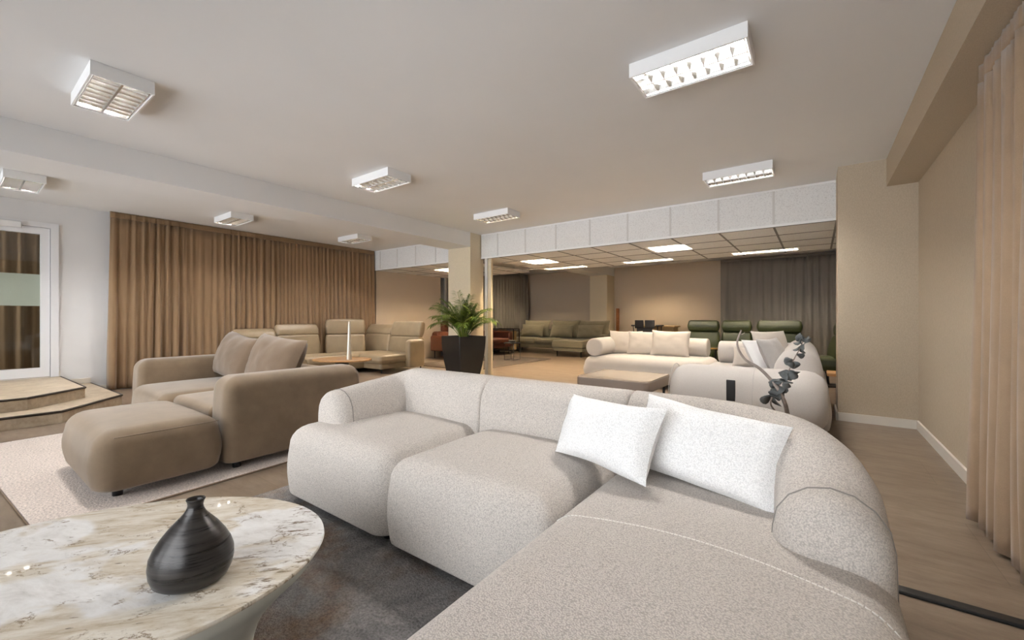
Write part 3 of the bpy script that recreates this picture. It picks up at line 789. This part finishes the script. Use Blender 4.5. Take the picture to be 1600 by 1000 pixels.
MB().roll((-1.135, 4.24, .345), (.085, 4.24, .345), .255, .15, 36).build('roll_arm', 'cream_wool', cr)
MB().roll((-.13, 4.42, .52), (-.16, 6.70, .52), .19, .10, 32, 1.28).build('roll_back', 'cream_wool', cr)
MB().roll((-1.10, 6.46, .57), (-.16, 6.46, .57), .15).build('roll_arm', 'cream_wool', cr)
m = MB(); m.pad(-.035, .035, -.009, .009, -.08, .10, .008, .006, .006, T=TR((-.59, 3.987, .41)))
m.build('strap', 'black_plastic', cr, 40)
m = MB(); m.tube([(-.43, 4.24-.2575*math.cos(R(a)), .345+.2575*math.sin(R(a))) for a in range(-60, 91, 10)], .0025, 6)
m.tube([(-1.11, 4.24-.252*math.cos(R(a)), .345+.252*math.sin(R(a))) for a in range(-60, 121, 10)], .003, 6)
m.build('seam', 'grey_linen', cr)
MB().box(.046, .056, 4.78, 4.84, .44, .56).build('strap', 'black_plastic', cr, False)
for x in (-1.1, .0):
    for y in (4.5, 6.5): MB().lathe([(.03, 0), (.03, .07)], (x, y, 0), 12).build('foot', 'black_plastic', cr)
LP = 'cream linen cushions on the roll sofas'
pillow((-2.63, 6.86, .43), .56, .40, .16, 'cream_linen', 'cream linen cushion beside the roll arm of the facing cream sofa', 10, -14, 0, 21, LP, wr=.01)
pillow((-2.32, 6.84, .43), .52, .40, .16, 'cream_linen', 'cream linen cushion in the middle of the three on the facing cream sofa', 6, -14, 0, 22, LP, wr=.01)
pillow((-1.88, 6.80, .43), .60, .42, .17, 'cream_linen', 'cream linen cushion at the open end of the facing cream sofa', 4, -14, 1, 23, LP, wr=.01)
pillow((-.60, 5.92, .43), .52, .26, .14, 'cream_linen', 'flat oblong cream cushion lying before the far roll arm', 8, -28, 2, 24, LP, wr=.01)
pillow((-.36, 5.75, .45), .50, .46, .15, 'cream_linen', 'tallest cream cushion standing against the roll back of the strapped sofa', 52, -18, 0, 25, LP, wr=.01)
pillow((-.35, 5.22, .44), .50, .42, .14, 'white_linen', 'white linen cushion leaning before the grey linen one', 60, -30, 0, 26, None, wr=.01)
pillow((-.25, 4.95, .45), .46, .42, .13, 'grey_linen', 'grey linen cushion against the roll back next to the eucalyptus', 72, -24, 0, 27, None, wr=.01)

# taupe low table
tt = thing('coffee_table', (-1.86, 4.72, 0), 'square taupe coffee table with glossy glass top before the cream sofas', 'table')
MB().pad(-2.24, -1.40, 4.30, 5.14, .255, .365, .07, .006, .006, 0, 0, nc=8).build('frame', 'taupe_lacquer', tt, 40)
MB().pad(-2.235, -1.405, 4.305, 5.135, .3655, .375, .067, .003, .002, 0, 0, nc=8).build('glass_top', 'taupe_glass', tt, 40)
for x in (-2.16, -1.46):
    for y in (4.38, 5.06): MB().box(x-.012, x+.012, y-.012, y+.012, 0, .256).build('leg', 'black_metal', tt, False)

# ------------------------------------------------------------------ branch and eucalyptus in a floor vase behind the grey sofa
VX, VY = -.10, 2.36
tag(MB().lathe([(.07, 0), (.10, .03), (.115, .16), (.10, .30), (.06, .42), (.045, .48), (.055, .52), (.048, .52), (.038, .47), (.045, .40), (.04, .2)], (VX, VY, 0), 28).build('floor_vase', 'glaze', None, True, origin=(VX, VY, 0)), 'dark floor vase behind the grey sofa holding the branch and eucalyptus', 'vase')
m = MB()
def ip(pts, n=6):
    out = []
    P = [Vector(p) for p in pts]
    for i in range(len(P)-1):
        a, b, c, d = P[max(i-1, 0)], P[i], P[i+1], P[min(i+2, len(P)-1)]
        for k in range(n):
            t = k/n; out.append(.5*((2*b)+(c-a)*t+(2*a-5*b+4*c-d)*t*t+(3*b-a-3*c+d)*t**3))
    out.append(P[-1]); return out
br = ip([(VX+.01, VY, .42), (-.105, 2.27, .60), (-.115, 2.18, .68), (-.150, 2.17, .75), (-.205, 2.16, .815), (-.262, 2.15, .855), (-.292, 2.15, .92), (-.275, 2.15, .985)])
m.tube(br, [.0105-.007*i/len(br) for i in range(len(br))], 8)
m.tube([(-.275, 2.15, .965), (-.262, 2.15, .972), (-.262, 2.15, .978)], [.003, .002, .001], 6)
m.tube([(-.285, 2.15, .90), (-.292, 2.15, .905)], [.004, .002], 6)
tag(m.build('branch', 'grey_branch', None, True, origin=(VX, VY, .42)), 'bare grey crooked branch rising in front of the cream roll arm', 'branch')
eu = thing('eucalyptus_stem', (VX, VY, .42), 'dried dark eucalyptus sprig with round leaves beside the bare branch', 'plant')
st = ip([(VX-.015, VY, .42), (-.145, 2.30, .58), (-.165, 2.2, .66), (-.135, 2.18, .735), (-.10, 2.17, .80), (-.078, 2.16, .86), (-.05, 2.15, .925), (-.045, 2.15, .955)])
MB().tube(st, [.0045-.003*i/len(st) for i in range(len(st))], 7).build('stem', 'grey_branch', eu)
rnd = random.Random(5); m = MB()
def leaf(c, rad, T):
    n = 12; vs = [(0, 0, .004)]+[(rad*math.cos(2*PI*i/n), rad*1.1*math.sin(2*PI*i/n), .006*math.cos(4*PI*i/n)) for i in range(n)]
    vs += [(0, 0, .0025)]+[(x, y, z-.0015) for x, y, z in vs[1:n+1]]
    fs = [(0, 1+i, 1+(i+1) % n) for i in range(n)]+[(n+1, n+2+(i+1) % n, n+2+i) for i in range(n)]+[(1+i, n+2+i, n+2+(i+1) % n, 1+(i+1) % n) for i in range(n)]
    m.add(vs, fs, T)
for k, (i, cnt, rad) in enumerate(((14, 6, .026), (18, 5, .022), (21, 5, .020), (25, 5, .021), (29, 4, .017), (32, 2, .015), (35, 3, .015), (38, 3, .016), (40, 4, .015), (41, 3, .013))):
    c = Vector(st[min(i, len(st)-1)])
    for j in range(cnt):
        dr = Vector((rnd.uniform(-1, 1), rnd.uniform(-1, .3), rnd.uniform(-.7, .9))).normalized()
        q = dr.to_track_quat('X', 'Z').to_matrix().to_4x4()
        leaf(c, rad, Matrix.Translation(c+dr*rad*1.05) @ q @ Matrix.Rotation(rnd.uniform(-1.2, 1.2), 4, 'X'))
m.build('leaves', 'dry_leaf', eu)

# ------------------------------------------------------------------ olive sofa at the far wall
og = thing('sofa', (-6.3, 10.7, 0), 'olive grey fabric sofa with chaise against the far beige wall', 'sofa')
MB().pad(-7.75, -6.80, 10.45, 11.25, .27, .44, .05, .06, .03, .02, .01).build('seat', 'olive_tweed', og)
MB().pad(-6.79, -5.83, 10.45, 11.25, .27, .44, .05, .06, .03, .02, .01).build('seat', 'olive_tweed', og)
MB().pad(-5.82, -4.90, 9.78, 11.25, .25, .44, .05, .06, .03, .02, .01).build('chaise_seat', 'olive_tweed', og)
MB().pad(-7.78, -4.78, 11.12, 11.40, .16, .70, .05, .08, .03).build('backrest', 'olive_tweed', og)
MB().pad(-7.98, -7.76, 10.62, 11.4, .22, .60, .04, .06, .03).build('armrest', 'olive_tweed', og)
MB().pad(-4.89, -4.66, 10.62, 11.4, .22, .58, .04, .06, .03).build('armrest', 'olive_tweed', og)
MB().pad(-7.9, -5.83, 10.5, 11.3, .15, .265, .03, .02, .02).build('frame', 'olive_tweed', og)
MB().pad(-5.80, -4.92, 9.84, 11.3, .15, .245, .03, .02, .02).build('frame', 'olive_tweed', og)
for x, y in ((-7.78, 10.56), (-7.78, 11.22), (-5.72, 9.92), (-5.0, 9.92), (-5.0, 11.22)): leg(None, x, y, .16, og)
OB = 'olive back cushions'; OS = 'olive scatter cushions'
for i, x in enumerate((-7.13, -6.10, -5.17)):
    w_ = ('at the console end', 'in the middle', 'at the chaise end')[i]
    pillow((x, 11.05, .46), .95, .52, .22, 'olive_tweed', 'large olive back cushion %s of the far olive sofa' % w_, 0, -10, 0, 31+i, OB, wr=.01)
    pillow((x-.02, 10.82, .46), .80, .40, .20, 'olive_tweed', 'smaller olive cushion %s of the far olive sofa, front row' % w_, (3, -4, 2)[i], -16, 0, 41+i, OS)
tag(MB().pad(-4.86, -4.78, 11.95, 12.03, 0, 1.33, .01, .01, .005).build('wooden_post', 'wood_post', None, 40), 'slim upright brown wooden post beside the olive sofa at the rear wall', 'post')

# cognac sofa beyond the pillar
cg = thing('sofa', (-7.6, 8.5, 0), 'cognac leather sofa on slim legs half hidden by pillar and planter', 'sofa')
MB().pad(-8.0, -7.16, 7.4, 9.75, .20, .34, .05, .03, .03).build('frame', 'cognac_leather', cg)
MB().pad(-7.80, -7.12, 7.56, 8.6, .34, .46, .05, .05, .03, .02).build('seat', 'cognac_leather', cg)
MB().pad(-7.80, -7.10, 8.61, 9.66, .34, .46, .05, .05, .03, .02).build('seat', 'cognac_leather', cg)
MB().pad(-7.98, -7.16, 7.36, 7.54, .2, .60, .04, .06, .03).build('armrest', 'cognac_leather', cg)
MB().pad(-7.98, -7.16, 9.67, 9.85, .2, .66, .04, .06, .03).build('armrest', 'cognac_leather', cg)
MB().pad(-7.99, -7.74, 7.42, 9.8, .2, .70, .04, .08, .03).build('backrest', 'cognac_leather', cg)
MB().pad(-7.97, -7.84, 7.7, 8.5, .69, .96, .04, .05, .03).build('headrest', 'cognac_leather', cg)
for x, y in ((-7.24, 7.45), (-7.9, 7.45), (-7.24, 9.76), (-7.9, 9.76)): MB().lathe([(.008, 0), (.014, .205)], (x, y, 0 if y > 9.2 else .0125), 10).build('leg', 'black_metal', cg)
# nesting wire tables
def wire_table(x, y, r, h, z0, label):
    t = thing('side_table', (x, y, z0), label, 'table', 'black wire side tables')
    MB().lathe([(r-.01, h-.02), (r, h-.012), (r, h)], (x, y, 0), 32).build('tabletop', 'black_metal', t, 40)
    for k in range(4):
        a = R(45+90*k); MB().bar((x+r*.93*math.cos(a), y+r*.93*math.sin(a), z0), (x+r*.93*math.cos(a), y+r*.93*math.sin(a), h-.02), .006).build('leg', 'black_metal', t)
    MB().tube([(x+r*.93*math.cos(R(45+90*k)), y+r*.93*math.sin(R(45+90*k)), z0+.007) for k in range(5)], .006, 6).build('foot_rail', 'black_metal', t)
    return t
wire_table(-6.02, 8.25, .21, .44, .0125, 'round black wire side table on the dark brown rug, taller one')
wire_table(-6.42, 7.75, .17, .40, .0125, 'round black wire side table by the cognac sofa, lower one')
tag(MB().lathe([(.05, 0), (.085, .03), (.09, .055), (.08, .055), (.05, .02)], (-6.02, 8.25, .44), 20).build('bowl', 'glaze', None, True, origin=(-6.02, 8.25, .44)), 'small dark bowl on the taller black wire table', 'bowl')
# console
cs = thing('console_table', (-7.55, 10.95, 0), 'black framed console with tan panels in front of the dark curtain', 'table')
m = MB()
for x in (-7.98, -7.22):
    for y in (9.95, 10.25): m.box(x-.012, x+.012, y-.012, y+.012, 0, .72)
for y in (9.95, 10.25): m.box(-7.99, -7.21, y-.012, y+.012, .70, .724).box(-7.99, -7.21, y-.012, y+.012, .06, .084)
m.build('frame', 'black_metal', cs, False)
MB().box(-7.98, -7.22, 9.955, 10.245, .66, .68).build('top', 'black_metal', cs, False)
MB().box(-7.90, -7.30, 9.98, 10.22, .09, .655).build('cabinet_box', 'tan_panel', cs, False)
tag(MB().pad(-7.86, -7.62, 10.04, 10.16, .68, .71, .01, .01, .005).build('tray', 'tan_panel', None, 40), 'small pale tray lying on the black console', 'tray')

# ------------------------------------------------------------------ green leather recliner sofa and angled green chair
gg = thing('sofa', (-.9, 8.6, 0), 'green leather sofa with high folded headrests behind the cream sofas', 'sofa')
GY = 8.95
for x0, x1 in ((-2.12, -1.55), (-1.49, -.99), (-.89, -.20)):
    Tb = Tx((x0+x1)/2, GY, 0)
    b = MB().pad(-(x1-x0)/2, (x1-x0)/2, 0, .16, .40, .80, .04, .06, .03, .0, .012, T=Tb @ TR((0, 0, 0), 0, -6)).build('backrest', 'green_leather', gg)
    MB().pad(-(x1-x0)/2+.004, (x1-x0)/2-.004, -.02, .13, .78, 1.0, .04, .05, .04, 0, .015, T=Tb @ TR((0, 0, 0), 0, -4)).build('headrest', 'green_leather', b)
    MB().pad((x0+x1)/2-(x1-x0)/2, (x0+x1)/2+(x1-x0)/2, GY-.62, GY+.02, .26, .43, .05, .06, .03, .02, .01).build('seat', 'green_leather', gg)
MB().pad(-2.12, -.2, GY-.58, GY+.14, .1, .255, .03, .02, .02).build('frame', 'green_leather', gg)
for x in (-2.05, -.27):
    for y in (GY-.5, GY+.08): leg(None, x, y, .11, gg)
gc = thing('recliner_chair', (.30, 8.3, 0), 'green leather recliner seen side-on at the end of the green sofa', 'chair')
T = TR((.02, 8.0, 0), -90)
bk_ = MB().pad(-.30, .30, -.06, .12, .42, .80, .05, .07, .04, 0, .012, T=TR((.13, 8.05, 0), -80) @ TR((0, 0, 0), 0, -14)).build('backrest', 'green_leather', gc)
MB().pad(-.29, .29, .02, .16, .78, 1.02, .05, .07, .06, 0, .01, T=TR((.10, 8.05, 0), -80) @ TR((0, 0, 0), 0, -10)).build('headrest', 'green_leather', bk_)
MB().pad(-.14, .34, 7.78, 8.32, .24, .44, .05, .06, .03, .02, .01).build('seat', 'green_leather', gc)
MB().lathe([(.22, 0), (.22, .015), (.05, .03), (.035, .245)], (.12, 8.05, 0), 24).build('pedestal', 'black_metal', gc, 40)
lb = thing('bench', (.25, 7.3, 0), 'low oak bench in the gap by the end wall', 'bench')
MB().pad(.12, .62, 7.0, 7.4, .26, .30, .01, .006, .006).build('seat', 'oak', lb, 40)
for x in (.24, .56): MB().box(x-.012, x+.012, 7.06, 7.34, 0, .26).build('leg', 'black_metal', lb, False)

# small side table made up for a warm glint between the two cream sofas
gt = thing('side_table', (-1.35, 8.0, 0), 'small round brass side table made up for the glint between the two cream sofas', 'table')
plain('brass', (214, 176, 108), .25, .9, var=.05)
MB().lathe([(.16, .50), (.165, .51), (.165, .52)], (-1.42, 8.0, 0), 28).build('tabletop', 'brass', gt, 40)
MB().lathe([(.13, 0), (.13, .01), (.02, .02), (.015, .50)], (-1.42, 8.0, 0), 20).build('pedestal', 'black_metal', gt, 40)

# sideboard with two black frame chairs at the rear wall
sb = thing('dining_table', (-3.45, 11.5, 0), 'small tan dining table by the rear wall behind the facing cream sofa', 'table')
MB().pad(-3.98, -2.95, 11.15, 11.75, .80, .84, .01, .008, .008).build('tabletop', 'tan_panel', sb, 40)
MB().box(-3.9, -3.02, 11.25, 11.7, .5, .80).build('apron', 'tan_panel', sb, False)
for x in (-3.9, -3.03):
    for y in (11.25, 11.68): MB().box(x-.025, x+.025, y-.025, y+.025, 0, .80).build('leg', 'tan_panel', sb, False)
ac = thing('armchair', (-3.5, 10.7, 0), 'black armchair with split two-panel back before the tan dining table', 'chair')
MB().pad(-3.74, -3.26, 10.48, 10.95, .42, .48, .03, .02, .01).build('seat', 'black_plastic', ac, 40)
for x0, x1 in ((-3.755, -3.53), (-3.495, -3.25)):
    MB().pad(x0, x1, 10.46, 10.495, .78, .99, .02, .015, .015).build('back_panel', 'black_plastic', ac, 40)
MB().box(-3.70, -3.30, 10.468, 10.487, .48, .80).build('back_slab', 'black_plastic', ac, False)
for sx, x in ((-1, -3.80), (1, -3.18)):
    MB().pad(x-.05, x+.05, 10.46, 10.86, .83, .87, .015, .012, .012).build('armrest', 'black_plastic', ac, 40)
    for y in (10.50, 10.82): MB().bar((x-sx*.07, y, 0), (x, y, .835), .013).build('leg', 'black_metal', ac)
# ------------------------------------------------------------------ camera, daylight
cam = bpy.data.cameras.new('camera'); co = bpy.data.objects.new('camera', cam); COL.objects.link(co)
cam.sensor_width = 36.; cam.lens = 650/1600*36.; cam.shift_y = -3/1600.; cam.clip_start = .02
co.location = (0, 0, 1.04); co.rotation_euler = (R(90), 0, math.atan2(475, 650)); SC.camera = co

wd = bpy.data.worlds.new('sky'); SC.world = wd; wd.use_nodes = True
bg = wd.node_tree.nodes['Background']; bg.inputs['Color'].default_value = (.945, .98, 1.02, 1); bg.inputs['Strength'].default_value = 3.9
for i, (a, b) in enumerate(WX):
    la = bpy.data.lights.new('window_portal', 'AREA'); la.shape = 'RECTANGLE'; la.size = b-a-.1; la.size_y = WZ1-WZ0-.1
    la.cycles.is_portal = True
    lo = bpy.data.objects.new('window_portal', la); COL.objects.link(lo)
    lo.location = ((a+b)/2, YF-.22, (WZ0+WZ1)/2); lo.rotation_euler = (R(90), 0, 0)

vs_ = SC.view_settings
SC.display_settings.display_device = 'sRGB'
vs_.view_transform = 'Standard'; vs_.look = 'None'; vs_.gamma = 1.; vs_.exposure = 1.05; vs_.use_curve_mapping = False
